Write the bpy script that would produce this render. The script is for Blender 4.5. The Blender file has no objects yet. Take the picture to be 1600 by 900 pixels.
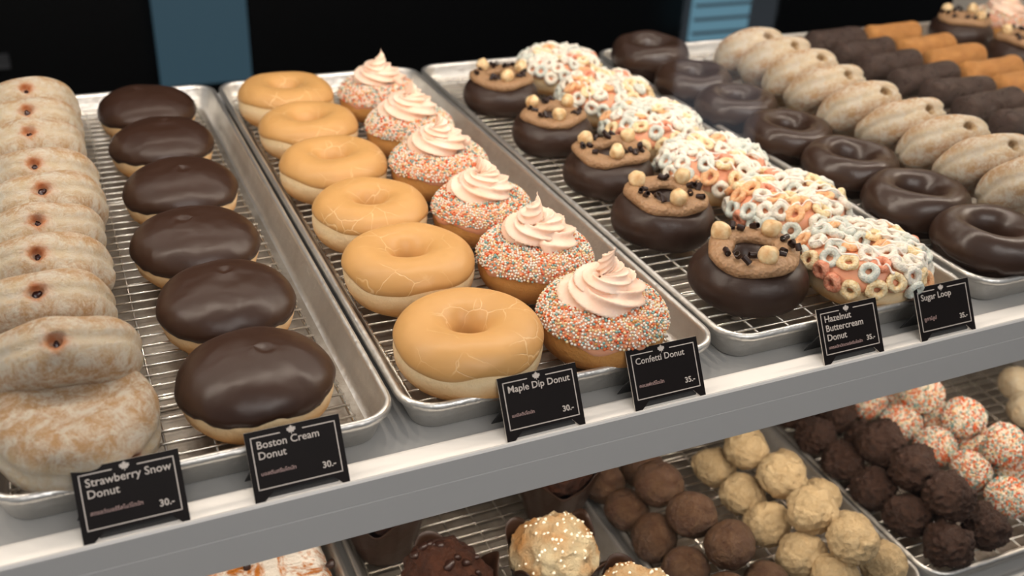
import bpy, math, random
from math import sin, cos, pi, radians
from mathutils import Vector, Matrix, noise
from mathutils.bvhtree import BVHTree
C = bpy.context.scene.collection
SC = bpy.context.scene
R = random.Random(7)

# ------------------------------------------------------------------ camera, world, lights, exposure
cam_data = bpy.data.cameras.new('camera')
cam_data.sensor_width = 36.0
cam_data.lens = 1581.3 / 1600 * 36.0
cam_data.clip_start = 0.02
cam_data.dof.use_dof = True
cam_data.dof.focus_distance = 0.70
cam_data.dof.aperture_fstop = 6.3
cam = bpy.data.objects.new('camera', cam_data)
C.objects.link(cam)
cam.matrix_world = Matrix(((0.91114319, 0.16420655, -0.3779607, 0.0),
                           (-0.40939208, 0.46546638, -0.7846905, 0.0),
                           (0.04707668, 0.86969952, 0.49133139, 0.401),
                           (0, 0, 0, 1)))
SC.camera = cam
SC.view_settings.view_transform = 'Standard'
SC.view_settings.look = 'None'
SC.view_settings.gamma = 1
SC.view_settings.use_curve_mapping = False
SC.view_settings.exposure = 0.45

world = bpy.data.worlds.new('world')
SC.world = world
world.use_nodes = True
world.node_tree.nodes['Background'].inputs[0].default_value = (0.90, 0.95, 1.0, 1)
world.node_tree.nodes['Background'].inputs[1].default_value = 0.20

def lamp(name, kind, loc, energy, color, rot=(0, 0, 0), **kw):
    d = bpy.data.lights.new(name, kind)
    d.energy = energy
    d.color = color
    for k, v in kw.items():
        setattr(d, k, v)
    o = bpy.data.objects.new(name, d)
    C.objects.link(o)
    o.location = loc
    o.rotation_euler = rot
    return o

WARM = (1.0, 0.87, 0.73)
# row of small LED lamps under the case's top, above the middle of the shelf
for i in range(16):
    lamp('led_lamp', 'POINT', (-0.55 + i * 0.14, 0.66, 0.47), 0.98, WARM, shadow_soft_size=0.005)
# second strip towards the back of the case
for i in range(5):
    lamp('back_led_lamp', 'AREA', (-0.4 + i * 0.45, 1.02, 0.47), 0.40, WARM, shape='RECTANGLE', size=0.44, size_y=0.02)
# strip under the shelf for the lower trays
for i in range(5):
    lamp('lower_led_lamp', 'AREA', (-0.3 + i * 0.34, 0.50, -0.034), 0.46, WARM, rot=(radians(12), 0, 0), shape='RECTANGLE', size=0.33, size_y=0.015)
# the shop's ceiling light behind the camera
lamp('ceiling_lamp', 'AREA', (0.3, -1.6, 1.9), 26, (1.0, 0.96, 0.92), rot=(radians(48), 0, 0), shape='RECTANGLE', size=2.2, size_y=1.2)

# ------------------------------------------------------------------ materials
def lin(h):
    if isinstance(h, str):
        c = [int(h[i:i + 2], 16) / 255 for i in (0, 2, 4)]
        return tuple(((x / 12.92) if x <= .04045 else ((x + .055) / 1.055) ** 2.4) for x in c) + (1,)
    return tuple(h) + (1,)

class NT:
    def __init__(s, name):
        s.m = bpy.data.materials.new(name)
        s.m.use_nodes = True
        s.t = s.m.node_tree
        s.b = s.t.nodes['Principled BSDF']
        s.co = s.t.nodes.new('ShaderNodeTexCoord').outputs['Object']
    def n(s, kind, **kw):
        x = s.t.nodes.new('ShaderNode' + kind)
        for k, v in kw.items():
            setattr(x, k, v)
        return x
    def l(s, a, b):
        s.t.links.new(a, b)
    def noise(s, scale, detail=4, rough=.55, vec=None, dist=0):
        x = s.n('TexNoise')
        x.inputs['Scale'].default_value = scale
        x.inputs['Detail'].default_value = detail
        x.inputs['Roughness'].default_value = rough
        x.inputs['Distortion'].default_value = dist
        s.l(vec or s.co, x.inputs['Vector'])
        return x.outputs['Fac']
    def voronoi(s, scale, feature='F1', out='Distance', vec=None, rnd=1):
        x = s.n('TexVoronoi', feature=feature)
        x.inputs['Scale'].default_value = scale
        x.inputs['Randomness'].default_value = rnd
        s.l(vec or s.co, x.inputs['Vector'])
        return x.outputs[out]
    def ramp(s, fac, stops, interp='LINEAR'):
        x = s.n('ValToRGB')
        x.color_ramp.interpolation = interp
        e = x.color_ramp.elements
        while len(e) < len(stops):
            e.new(.5)
        for i, (p, c) in enumerate(stops):
            e[i].position = p
            e[i].color = lin(c) if isinstance(c, (str, tuple)) else (c, c, c, 1)
        s.l(fac, x.inputs[0])
        return x.outputs[0]
    def mix(s, fac, a, b, blend='MIX'):
        x = s.n('Mix', data_type='RGBA', blend_type=blend)
        if isinstance(fac, (int, float)):
            x.inputs[0].default_value = fac
        else:
            s.l(fac, x.inputs[0])
        for v, i in ((a, 6), (b, 7)):
            if isinstance(v, str):
                x.inputs[i].default_value = lin(v)
            else:
                s.l(v, x.inputs[i])
        return x.outputs[2]
    def math(s, op, a, b=0.0):
        x = s.n('Math', operation=op)
        for v, i in ((a, 0), (b, 1)):
            if isinstance(v, (int, float)):
                x.inputs[i].default_value = v
            else:
                s.l(v, x.inputs[i])
        return x.outputs[0]
    def sep(s, ax):
        x = s.n('SeparateXYZ')
        s.l(s.co, x.inputs[0])
        return x.outputs[ax]
    def dist(s, p):
        x = s.n('VectorMath', operation='DISTANCE')
        s.l(s.co, x.inputs[0])
        x.inputs[1].default_value = p
        return x.outputs['Value']
    def mapping(s, scale):
        x = s.n('Mapping')
        x.inputs['Scale'].default_value = scale
        s.l(s.co, x.inputs[0])
        return x.outputs[0]
    def bump(s, h, dist=.001, strength=1):
        x = s.n('Bump')
        x.inputs['Distance'].default_value = dist
        x.inputs['Strength'].default_value = strength
        s.l(h, x.inputs['Height'])
        s.l(x.outputs[0], s.b.inputs['Normal'])
    def set(s, color=None, rough=.5, metal=0, spec=.5, sss=0, coat=0):
        if isinstance(color, str):
            s.b.inputs['Base Color'].default_value = lin(color)
        elif color is not None:
            s.l(color, s.b.inputs['Base Color'])
        if isinstance(rough, (int, float)):
            s.b.inputs['Roughness'].default_value = rough
        else:
            s.l(rough, s.b.inputs['Roughness'])
        s.b.inputs['Metallic'].default_value = metal
        s.b.inputs['Specular IOR Level'].default_value = spec
        if sss:
            s.b.inputs['Subsurface Weight'].default_value = sss
            s.b.inputs['Subsurface Radius'].default_value = (1, .5, .25)
            s.b.inputs['Subsurface Scale'].default_value = .004
        s.b.inputs['Coat Weight'].default_value = coat
        s.b.inputs['Coat Roughness'].default_value = .2
        return s.m

def plain(name, c, rough=.5, metal=0, spec=.5, bump=None, var=None):
    m = NT(name)
    col = c
    if var:
        col = m.mix(m.ramp(m.noise(var[1]), [(.35, 0.0), (.65, 1.0)]), c, var[0])
    if bump:
        m.bump(m.noise(bump[0], 5), bump[1])
    return m.set(col, rough, metal, spec)

M = {}
# aluminium pans
m = NT('aluminium_pan')
n1 = m.noise(22, 6, .7)
n2 = m.noise(160, 3, .6)
m.bump(m.math('ADD', m.math('MULTIPLY', n1, 2.0), n2), .0006)
M['alu'] = m.set(m.mix(m.ramp(n1, [(.3, 0.0), (.75, 1.0)]), 'E8E6E2', 'CBC6BE'), m.ramp(n1, [(.3, .30), (.7, .46)]), .9)
m = NT('baked_pan_floor')
n1 = m.noise(40, 8, .75)
n2 = m.noise(9, 3)
m.bump(n1, .0006)
M['alu_floor'] = m.set(m.mix(m.ramp(n2, [(.35, 0.0), (.7, 1.0)]), m.mix(m.ramp(n1, [(.35, 0.0), (.65, 1.0)]), 'D4CDC3', 'A3988A'), '857A6E'), .40, .8)
M['wire'] = plain('chromed_wire', 'D8D2C8', .22, .95)
M['shelf'] = plain('shelf_grey_white', 'ABAAA8', .32, 0, .5)
m = NT('price_rail_white')
M['rail'] = m.set('F3EEE7', .4)
m = NT('fascia_grey')
m.bump(m.noise(900, 2), .00004)
M['fascia'] = m.set('BEBDBC', .42)
M['black'] = plain('case_black', '050506', .45, 0, .2)
M['floor_dark'] = plain('floor_dark', '0C0B0B', .6, 0, .2)
M['side'] = plain('side_panel_grey', 'B5AFA6', .5)
M['card'] = plain('card_black', '0E0706', .45, 0, .15, var=('120A09', 30))
M['card_edge'] = plain('card_edge_white', 'D8CFC5', .6)
M['ink'] = plain('card_print', 'CFC4BB', .5)
M['ink_pink'] = plain('card_print_pink', 'B59690', .5)
M['stand'] = plain('card_stand_grey', '2A2A2B', .35)

def dough(name, top, mid, bot, z0, z1, w=.25, bumpd=.0022):
    """brown above and below, pale proof line in the middle"""
    m = NT(name)
    z = m.math('ADD', m.math('DIVIDE', m.math('SUBTRACT', m.sep(2), z0), z1 - z0), m.math('MULTIPLY', m.math('SUBTRACT', m.noise(45, 3), .5), .22))
    col = m.ramp(z, [(0, bot), (.5 - w, bot), (.5, mid), (.5 + w, top), (1, top)])
    n = m.noise(220, 6, .7)
    col = m.mix(m.math('MULTIPLY', n, .35), col, 'D9B078')
    m.bump(m.math('ADD', m.noise(60, 5), m.math('MULTIPLY', n, .4)), bumpd)
    return m.set(col, .62, 0, .3, sss=.06)
M['dough'] = dough('yeast_dough', 'F0C990', 'F8DFB4', 'DB9F5C', 0, .044, .32)
M['dough_pale'] = dough('pale_dough', 'EFC890', 'F6DEB6', 'DFAA6C', 0, .034, .3)
M['dough_brown'] = dough('brown_cake_dough', 'B97C3A', 'C88A45', 'A8692B', 0, .036, .3)
M['dough_dark'] = plain('cocoa_dough', '2A1B14', .6, 0, .3, bump=(150, .0008))

m = NT('chocolate_icing')
m.bump(m.math('ADD', m.noise(30, 2), m.math('MULTIPLY', m.noise(420, 3), .03)), .0025)
M['choc'] = m.set(m.mix(m.math('MULTIPLY', m.noise(18), .5), '331F15', '422B1F'), .36, 0, .45)
m = NT('chocolate_coating')
m.bump(m.math('ADD', m.noise(28, 2), m.math('MULTIPLY', m.noise(260, 3), .06)), .0035)
M['coat'] = m.set(m.mix(m.math('MULTIPLY', m.noise(22), .6), '2F1E16', '402D23'), m.ramp(m.noise(60), [(.3, .34), (.7, .48)]), 0, .42)
m = NT('cooled_chocolate_glaze')
m.bump(m.math('ADD', m.noise(30, 2), m.math('MULTIPLY', m.noise(200, 3), .1)), .0018)
M['coat_warm'] = m.set(m.mix(m.math('MULTIPLY', m.noise(22), .7), '33231B', '453228'), .30, 0, .5)

m = NT('maple_glaze')
wv = m.n('VectorMath', operation='ADD')
m.l(m.co, wv.inputs[0])
nz = m.n('TexNoise')
nz.inputs['Scale'].default_value = 90
m.l(m.co, nz.inputs['Vector'])
sc = m.n('VectorMath', operation='SCALE')
sc.inputs['Scale'].default_value = .006
m.l(nz.outputs['Color'], sc.inputs[0])
m.l(sc.outputs[0], wv.inputs[1])
vd = m.voronoi(48, 'DISTANCE_TO_EDGE', vec=wv.outputs[0])
crack = m.math('MULTIPLY', m.ramp(vd, [(0, .75), (.022, 0.0)]), m.ramp(m.noise(26, 2), [(.44, 0.0), (.58, .85)]))
col = m.mix(m.ramp(m.noise(30), [(.3, 0.0), (.7, 1.0)]), 'D2A062', 'C9985C')
m.bump(m.math('SUBTRACT', m.math('MULTIPLY', m.noise(40, 2), .9), m.math('MULTIPLY', crack, .12)), .002)
M['maple'] = m.set(m.mix(crack, col, 'F3CF9C'), .42, 0, .4, sss=.04)

m = NT('pink_icing')
m.bump(m.noise(40, 2), .0008)
M['pink_icing'] = m.set(m.mix(m.noise(40), 'E9A07A', 'F0B08E'), .4, 0, .4, sss=.1)
m = NT('pink_buttercream')
m.bump(m.noise(350, 4), .00035)
M['frost'] = m.set(m.mix(m.ramp(m.noise(60), [(.35, 0.0), (.7, 1.0)]), 'FCE0CC', 'F8CDB2'), .5, 0, .35, sss=.15)
m = NT('brown_buttercream')
m.bump(m.math('ADD', m.noise(70, 3), m.math('MULTIPLY', m.voronoi(330), .35)), .0025)
M['bcream'] = m.set(m.mix(m.noise(60), '9C7756', 'AE8A66'), .48, 0, .4, sss=.08)
m = NT('hazelnut_skin')
m.bump(m.noise(160, 4), .0008)
M['hazel'] = m.set(m.mix(m.ramp(m.noise(110, 5), [(.35, 0.0), (.7, 1.0)]), 'F0D9AC', 'C9985F'), .42, 0, .45, sss=.1)
M['curl'] = plain('dark_chocolate_curl', '2B1812', .38, 0, .45)
for k, c1, c2 in (('loop_white', 'F3ECDC', 'E0D8C8'), ('loop_cream', 'F1DDB4', 'E2C08A'), ('loop_blue', 'CDD2C8', 'E6E4D6'),
                  ('loop_orange', 'F2C294', 'EBA872'), ('loop_red', 'E8A486', 'D98464')):
    m = NT(k)
    m.bump(m.math('ADD', m.voronoi(700), m.noise(400)), .0005)
    M[k] = m.set(m.mix(m.ramp(m.noise(420, 3), [(.45, 0.0), (.65, 1.0)]), c1, c2), .6, 0, .3, sss=.1)
M['drizzle'] = plain('white_icing_drizzle', 'F8EFE4', .35, 0, .5)
SPR = []
for k, c in (('white', 'F0E8DA'), ('cream', 'EFD9A9'), ('orange', 'E8743E'), ('teal', '86B0AA'), ('red', 'DA5A34'), ('peach', 'EFA97E'), ('amber', 'CF9A50')):
    SPR.append(plain('sprinkle_' + k, c, .38))

def snow(name, stain, stain2):
    m = NT(name)
    n1 = m.noise(95, 10, .82, dist=.35)
    n2 = m.noise(260, 8, .8)
    z = m.math('ABSOLUTE', m.math('ADD', m.sep(2), m.math('MULTIPLY', m.math('SUBTRACT', m.noise(40), .5), .008)))
    base = m.ramp(z, [(0, 'F7E2C0'), (.006, 'F0D3A8'), (.012, 'DFB280'), (.021, 'DDAE7C')])
    col = m.mix(m.ramp(m.math('ADD', m.math('MULTIPLY', n1, .8), m.math('MULTIPLY', n2, .2)), [(.44, 0.0), (.56, .95)]), base, 'FFF1DC')
    d = m.math('ADD', m.dist((0, -.042, 0)), m.math('MULTIPLY', m.math('SUBTRACT', m.noise(150), .5), .009))
    col = m.mix(m.ramp(d, [(0, .95), (.0045, .8), (.0085, 0.0)]), col, stain)
    col = m.mix(m.ramp(d, [(0, 1.0), (.0020, 1.0), (.0042, 0.0)]), col, stain2)
    m.bump(m.math('ADD', m.math('MULTIPLY', n1, 1.0), m.math('MULTIPLY', n2, .5)), .0050)
    return m.set(col, .5, 0, .4, sss=.04)
M['snow'] = snow('sugar_glazed_dough', 'E5873A', 'B8431A')
M['snow_plain'] = snow('sugar_glazed_dough_plain', 'C39A62', '5A3218')
M['jam'] = plain('strawberry_jam', '2E0A05', .25, 0, .6)  # jam blob coloured near-black for the shade inside the filling hole
M['cream_fill'] = plain('brown_filling', '2E1A0C', .3)  # filling blob darkened for the shade inside its hole

def glazed(name, c1, c2, c3, bscale=70, rough=.38):
    m = NT(name)
    n1 = m.noise(bscale, 7, .7, dist=.8)
    n2 = m.noise(bscale * 5, 5, .7)
    m.bump(m.math('ADD', n1, m.math('MULTIPLY', n2, .3)), .006)
    col = m.mix(m.ramp(n1, [(.35, 0.0), (.6, 1.0)]), c1, c2)
    return m.set(m.mix(m.ramp(n2, [(.60, 0.0), (.72, .5)]), col, c3), m.ramp(n1, [(.3, rough - .08), (.7, rough + .15)]), 0, .5)
M['stick_dark'] = glazed('glazed_chocolate_stick', '3A2A24', '4E3B32', 'A89484', 70, .28)
M['stick_orange'] = glazed('glazed_golden_stick', 'BE7F40', 'CE9150', 'E0AE72')
M['ball_cocoa'] = glazed('glazed_cocoa_ball', '4B3021', '62462F', 'A88C6C', 90)
M['ball_tan'] = glazed('coconut_ball', 'CFAE7E', 'DDC193', 'EEDDBB', 120, .6)
M['ball_choc'] = glazed('chocolate_flake_ball', '3A241A', '4C3122', '6A4A36', 140, .5)
M['ball_cream'] = glazed('sugar_ball', 'E2C69A', 'EEDDBD', 'F8EEDC', 80)
M['ball_base'] = plain('iced_ball', 'EBD3B4', .5)
m = NT('chocolate_muffin')
n1 = m.noise(55, 8, .75)
m.bump(m.math('ADD', n1, m.math('MULTIPLY', m.noise(380, 4), .3)), .012)
M['muf_choc'] = m.set(m.mix(m.ramp(n1, [(.35, 0.0), (.65, 1.0)]), '341A0D', '5A3320'), .45, 0, .4)
m = NT('vanilla_muffin')
n1 = m.noise(60, 8, .72)
m.bump(m.math('ADD', n1, m.math('MULTIPLY', m.noise(380, 4), .3)), .010)
M['muf_van'] = m.set(m.mix(m.ramp(m.noise(26, 4), [(.4, 0.0), (.62, 1.0)]), 'DCC9A2', 'C8935A'), .55, 0, .35)
M['sugar'] = plain('pearl_sugar', 'F6EBD6', .35)
m = NT('muffin_wrapper')
m.bump(m.noise(60, 4), .001)
M['wrap'] = m.set('2F1D13', .42, 0, .4)
m = NT('crumb_cake')
n1 = m.noise(34, 7, .7, dist=1)
m.bump(m.math('ADD', n1, m.noise(300, 4)), .002)
M['cake'] = m.set(m.mix(m.ramp(n1, [(.44, 0.0), (.52, 1.0)]), m.mix(m.noise(50), 'B4621F', 'D98B3C'), 'F4EADC'), .45)

# ------------------------------------------------------------------ mesh helpers
def mesh(name, vs, fs, mat, smooth=True, mi=None):
    me = bpy.data.meshes.new(name)
    me.from_pydata([tuple(v) for v in vs], [], fs)
    for x in (mat if isinstance(mat, (list, tuple)) else [mat]):
        me.materials.append(x)
    if smooth:
        me.polygons.foreach_set('use_smooth', [True] * len(me.polygons))
    if mi:
        me.polygons.foreach_set('material_index', mi)
    me.update()
    return me
def obj(name, me, parent=None, loc=(0, 0, 0), rot=(0, 0, 0)):
    o = bpy.data.objects.new(name, me)
    C.objects.link(o)
    o.parent = parent
    o.location = loc
    o.rotation_euler = rot
    return o
def thing(name, label, cat, loc=(0, 0, 0), rot=(0, 0, 0), group=None, me=None):
    o = obj(name, me, None, loc, rot)
    o['label'] = label
    o['category'] = cat
    if group:
        o['group'] = group
    return o
def struct(name, me, loc=(0, 0, 0)):
    o = obj(name, me, None, loc)
    o['kind'] = 'structure'
    return o
def dup(root, label, loc, rot):
    r = root.copy()
    C.objects.link(r)
    r.location = loc
    r.rotation_euler = rot
    r['label'] = label
    for ch in list(root.children):
        c = ch.copy()
        C.objects.link(c)
        c.parent = r
        for g in list(ch.children):
            d = g.copy()
            C.objects.link(d)
            d.parent = c
    return r
class MB:
    def __init__(s):
        s.v, s.f, s.m = [], [], []
    def add(s, vs, fs, mi=0, mat=None):
        o = len(s.v)
        s.v += [tuple(mat @ Vector(v)) if mat else tuple(v) for v in vs]
        s.f += [tuple(i + o for i in f) for f in fs]
        s.m += [mi] * len(fs)
    def box(s, x0, x1, y0, y1, z0, z1, mi=0):
        s.add([(x, y, z) for x in (x0, x1) for y in (y0, y1) for z in (z0, z1)],
              [(0, 1, 3, 2), (4, 6, 7, 5), (0, 4, 5, 1), (2, 3, 7, 6), (0, 2, 6, 4), (1, 5, 7, 3)], mi)
    def tube(s, pts, r, seg=8, cap=True, closed=False, mi=0):
        pts = [Vector(p) for p in pts]
        n = len(pts)
        rs = r if isinstance(r, (list, tuple)) else [r] * n
        vs, fs = [], []
        nrm = None
        for i, p in enumerate(pts):
            a = pts[(i - 1) % n] if (closed or i > 0) else p
            b = pts[(i + 1) % n] if (closed or i < n - 1) else p
            t = (b - a).normalized()
            if nrm is None:
                nrm = t.orthogonal().normalized()
            nrm = (nrm - t * nrm.dot(t)).normalized()
            bi = t.cross(nrm)
            for k in range(seg):
                q = 2 * pi * k / seg
                vs.append(p + (nrm * cos(q) + bi * sin(q)) * rs[i])
        for i in range(n if closed else n - 1):
            j = (i + 1) % n
            for k in range(seg):
                l = (k + 1) % seg
                fs.append((i * seg + k, i * seg + l, j * seg + l, j * seg + k))
        if cap and not closed:
            fs.append(tuple(range(seg))[::-1])
            fs.append(tuple(range((n - 1) * seg, n * seg)))
        s.add(vs, fs, mi)
    def mesh(s, name, mat, smooth=True):
        return mesh(name, s.v, s.f, mat, smooth, s.m if isinstance(mat, (list, tuple)) else None)
def grid(nu, nv, cu=True, cv=False):
    """faces for nu rings of nv points; cu closes the ring direction, cv the other"""
    fs = []
    for i in range(nu if cu else nu - 1):
        for j in range(nv if cv else nv - 1):
            a, b = i, (i + 1) % nu
            c, d = j, (j + 1) % nv
            fs.append((a * nv + c, b * nv + c, b * nv + d, a * nv + d))
    return fs
def wob(v, amp, freq, seed):
    return noise.noise_vector(Vector((v[0] * freq + seed * 3.7, v[1] * freq + seed, v[2] * freq - seed))) * amp
def spow(x, p):
    return math.copysign(abs(x) ** p, x)

def ring_pt(th, ph, Rc, a, h, off=0, n=2.3, zc=None):
    r = Rc + (a + off) * spow(cos(ph), 2 / n)
    return Vector((r * cos(th), r * sin(th), (h if zc is None else zc) + (h + off) * spow(sin(ph), 2 / n)))
def ring_mesh(name, mat, Rc, a, h, seed, amp=.0016, freq=28, n=2.3, nu=72, nv=28, dz=0):
    vs = []
    for i in range(nu):
        for j in range(nv):
            v = ring_pt(2 * pi * i / nu, 2 * pi * j / nv, Rc, a, h, 0, n)
            v += wob(v, amp, freq, seed)
            v.z = max(v.z, 0.0002) + dz
            vs.append(v)
    return mesh(name, vs, grid(nu, nv, True, True), mat)
def ice_mesh(name, mat, Rc, a, h, seed, amp=.0016, freq=28, n=2.3, ph0=-12, ph1=196, wave=7, off=.0016, nu=96, nv=34, drip=0):
    vs = []
    for i in range(nu):
        th = 2 * pi * i / nu
        w = wave * noise.noise(Vector((cos(th) * 1.6 + seed, sin(th) * 1.6, seed * 2)))
        w += drip * max(0, noise.noise(Vector((cos(th) * 4 + seed * 5, sin(th) * 4, 3)))) * -1
        p0, p1 = radians(ph0 + w), radians(ph1 - w * .5)
        for j in range(nv):
            u = j / (nv - 1)
            ph = p0 + (p1 - p0) * u
            e = min(u, 1 - u) * (nv - 1)
            o = off * min(1, (e / 2.2)) ** .5 - (.0008 if e < .5 else 0) if e < 2.2 else off
            v = ring_pt(th, ph, Rc, a, h, o, n)
            v += wob(v, amp, freq, seed)
            vs.append(v)
    return mesh(name, vs, grid(nu, nv, True, False), mat)
def lathe_mesh(name, mat, prof, seed, amp=.001, freq=30, nu=72, zfloor=None, warp=None):
    """prof: (r, z) from bottom to top, first and last at r=0"""
    vs = [Vector((0, 0, prof[0][1]))]
    inner = prof[1:-1]
    nv = len(inner)
    for i in range(nu):
        th = 2 * pi * i / nu
        for r, z in inner:
            v = Vector((r * cos(th), r * sin(th), z))
            vs.append(v)
    vs.append(Vector((0, 0, prof[-1][1])))
    out = []
    for v in vs:
        if warp:
            v = warp(v)
        v = v + wob(v, amp, freq, seed)
        if zfloor is not None:
            v.z = max(v.z, zfloor)
        out.append(v)
    fs = []
    for i in range(nu):
        j = (i + 1) % nu
        for k in range(nv - 1):
            fs.append((1 + i * nv + k, 1 + j * nv + k, 1 + j * nv + k + 1, 1 + i * nv + k + 1))
        fs.append((0, 1 + j * nv, 1 + i * nv))
        fs.append((1 + i * nv + nv - 1, 1 + j * nv + nv - 1, len(out) - 1))
    return mesh(name, out, fs, mat)

def ico(sub):
    import bmesh
    bm = bmesh.new()
    bmesh.ops.create_icosphere(bm, subdivisions=sub, radius=1)
    vs = [v.co.copy() for v in bm.verts]
    fs = [tuple(v.index for v in f.verts) for f in bm.faces]
    bm.free()
    return vs, fs
ICO = {k: ico(k) for k in (1, 2, 3, 5)}

# ------------------------------------------------------------------ setting
ZR = .026        # pan rim height above the shelf
ZK = .014        # wire rack top above the shelf
LOW = -.282      # lower shelf surface
b = MB(); b.box(-.75, 1.42, .457, 1.18, -.012, 0)
b.box(-.75, 1.42, 1.165, 1.18, -.03, -.0119)
struct('floor', (lambda q: (q.box(-9, 12, -12, 6, -.92, -.90), q.mesh('floor', M['floor_dark'], False))[1])(MB()))
struct('wall_back', (lambda q: (q.box(-3, 6, 3.2, 3.3, -.9, 2), q.mesh('wall_back', M['black'], False))[1])(MB()))
sh = thing('display_shelf', 'white upper shelf of the case with a grey front edge carrying the donut trays', 'shelf')
obj('shelf_board', b.mesh('shelf_board', M['shelf'], False), sh)
# fascia: lip profile extruded along x
prof = [(.4570, -.0002), (.4545, .0040), (.4532, .0040), (.4520, .0028), (.4520, -.0135), (.4526, -.0139), (.4520, -.0143), (.4520, -.0378), (.4530, -.0388), (.4560, -.0388), (.4560, -.013), (.4570, -.012)]
vs = [(x, y, z) for x in (-.75, 1.42) for y, z in prof]
k = len(prof)
fs = [(i, (i + 1) % k, k + (i + 1) % k, k + i) for i in range(k)] + [tuple(range(k))[::-1], tuple(range(k, 2 * k))]
obj('front_edge', mesh('front_edge', vs, fs, M['fascia'], False), sh)
b = MB()
prof = [(.4546, .0004), (.4546, .0040), (.4555, .0036), (.4690, .0036), (.4712, .0030), (.4716, .0004)]
k = len(prof)
b.add([(x, y, z) for x in (-.75, 1.42) for y, z in prof], [(i, k + i, k + (i + 1) % k, (i + 1) % k) for i in range(k)] + [tuple(range(k)), tuple(range(k, 2 * k))[::-1]])
obj('price_rail', b.mesh('price_rail', M['rail'], False), sh)
b = MB(); b.box(-.75, 1.40, .430, 1.18, LOW - .02, LOW)
b.box(-.75, 1.40, .424, .430, LOW - .05, LOW + .003)
thing('lower_display_shelf', 'white lower shelf of the case under the muffin and ball trays', 'shelf', me=b.mesh('lower_shelf', M['shelf'], False))
b = MB(); b.box(1.402, 1.42, .40, 1.26, -.9, .75)
struct('wall_right', b.mesh('side_panel', M['side'], False))
b = MB(); b.box(-3, 5, 1.30, 1.32, -.9, -.36)
struct('wall_rear_lower', b.mesh('rear_lower_panel', M['black'], False))
m = NT('case_front_glass')
tr = m.n('BsdfTransparent'); gl = m.n('BsdfGlossy'); gl.inputs['Roughness'].default_value = .02
fr = m.n('Fresnel'); fr.inputs['IOR'].default_value = 1.5
mx = m.n('MixShader'); ge = m.n('NewGeometry'); m.l(m.math('MULTIPLY', m.math('MULTIPLY', fr.outputs[0], 1.6), m.math('SUBTRACT', 1.0, ge.outputs['Backfacing'])), mx.inputs[0]); m.l(tr.outputs[0], mx.inputs[1]); m.l(gl.outputs[0], mx.inputs[2])
m.l(mx.outputs[0], m.t.nodes['Material Output'].inputs['Surface'])
b = MB(); b.box(-.75, 1.40, .412, .418, -.9, .75)
thing('display_glass', 'clear front glass pane of the display case with a faint window reflection', 'glass', me=b.mesh('display_glass', m.m, False))
def glow_panel(i, x0, x1, z0, z1, y, col, s, streaks=0):  # added emissive panel, makes the dim blue blurs and the glass veil
    m = NT('dim_blue_daylight')
    m.b.inputs['Base Color'].default_value = (0, 0, 0, 1)
    e = lin(col)
    m.b.inputs['Emission Color'].default_value = e
    m.b.inputs['Emission Strength'].default_value = s
    q = MB(); q.box(x0, x1, y, y + .02, z0, z1)
    w = struct('window_%d' % i, q.mesh('window', m.m, False))
    if streaks:
        q = MB()
        for k in range(streaks):
            z = z0 + (z1 - z0) * (k + .6) / streaks
            q.box(x0, x1, y - .02, y - .001, z, z + .007)
        obj('window_blind', q.mesh('window_blind', plain('blind_blue', '1C2B33', .5), False), w)  # dark slats added to break the glow into streaks
latch = thing('metal_plate', 'small grey metal plate on the dark wall at the upper left', 'plate', (-.165, 3.185, -.535))
q = MB(); q.box(-.075, .055, 0, .012, -.012, .024); obj('plate', q.mesh('plate', plain('dull_steel', '4A4A4C', .5, .3), False), latch)
q = MB(); q.box(-.075, .055, -.006, 0, -.016, -.010); obj('ledge', q.mesh('ledge', plain('dull_steel_ledge', '5A5A5C', .5, .3), False), latch)
glow_panel(1, .29, .56, -.62, -.16, 3.1, '283C46', 1.0)  # glow added for the blurred blue patch, back left
glow_panel(2, 2.17, 2.42, -.62, -.16, 3.1, '5A8799', .6, 9)  # glow added for the streaked blue patch, back right
glow_panel(3, 1.79, 2.13, -.86, -.10, -1.79, 'A9B4C0', .8)  # unseen panel behind the camera, added to reflect as a veil in the glass

# ------------------------------------------------------------------ pans and racks
def rrect(x0, x1, y0, y1, r, seg=8):
    pts = []
    for cx, cy, a0 in ((x1 - r, y1 - r, 0), (x0 + r, y1 - r, 90), (x0 + r, y0 + r, 180), (x1 - r, y0 + r, 270)):
        for k in range(seg + 1):
            a = radians(a0 + 90 * k / seg)
            pts.append((cx + r * cos(a), cy + r * sin(a)))
    return pts
def pan_mesh(W, D):
    """origin at the outer front-left corner, on the shelf"""
    # (inset, z) from the outside foot up over the rolled bead and down inside
    prof = [(.013, .0003), (.0105, .0015), (.0042, .0185), (.0036, .0195), (.0012, .0195), (.0002, .0208), (0, .0228), (.0006, .0248), (.0020, .0258), (.0036, .0256), (.0048, .0245), (.0054, .0225), (.0100, .0050), (.0120, .0026), (.0145, .0018)]
    vs, fs = [], []
    n = None
    for ins, z in prof:
        p = rrect(ins, W - ins, ins, D - ins, max(.004, .026 - ins), 8)
        n = len(p)
        vs += [(x, y, z) for x, y in p]
    for i in range(len(prof) - 1):
        for k in range(n):
            l = (k + 1) % n
            fs.append((i * n + k, i * n + l, (i + 1) * n + l, (i + 1) * n + k))
    mi = [0] * len(fs)
    fs.append(tuple(range((len(prof) - 1) * n, len(prof) * n)))
    fs.append(tuple(range(n))[::-1])
    mi += [1, 0]
    me = mesh('sheet_pan', vs, fs, [M['alu'], M['alu_floor']], True, mi)
    me.polygons[-1].use_smooth = me.polygons[-2].use_smooth = False
    return me
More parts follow.
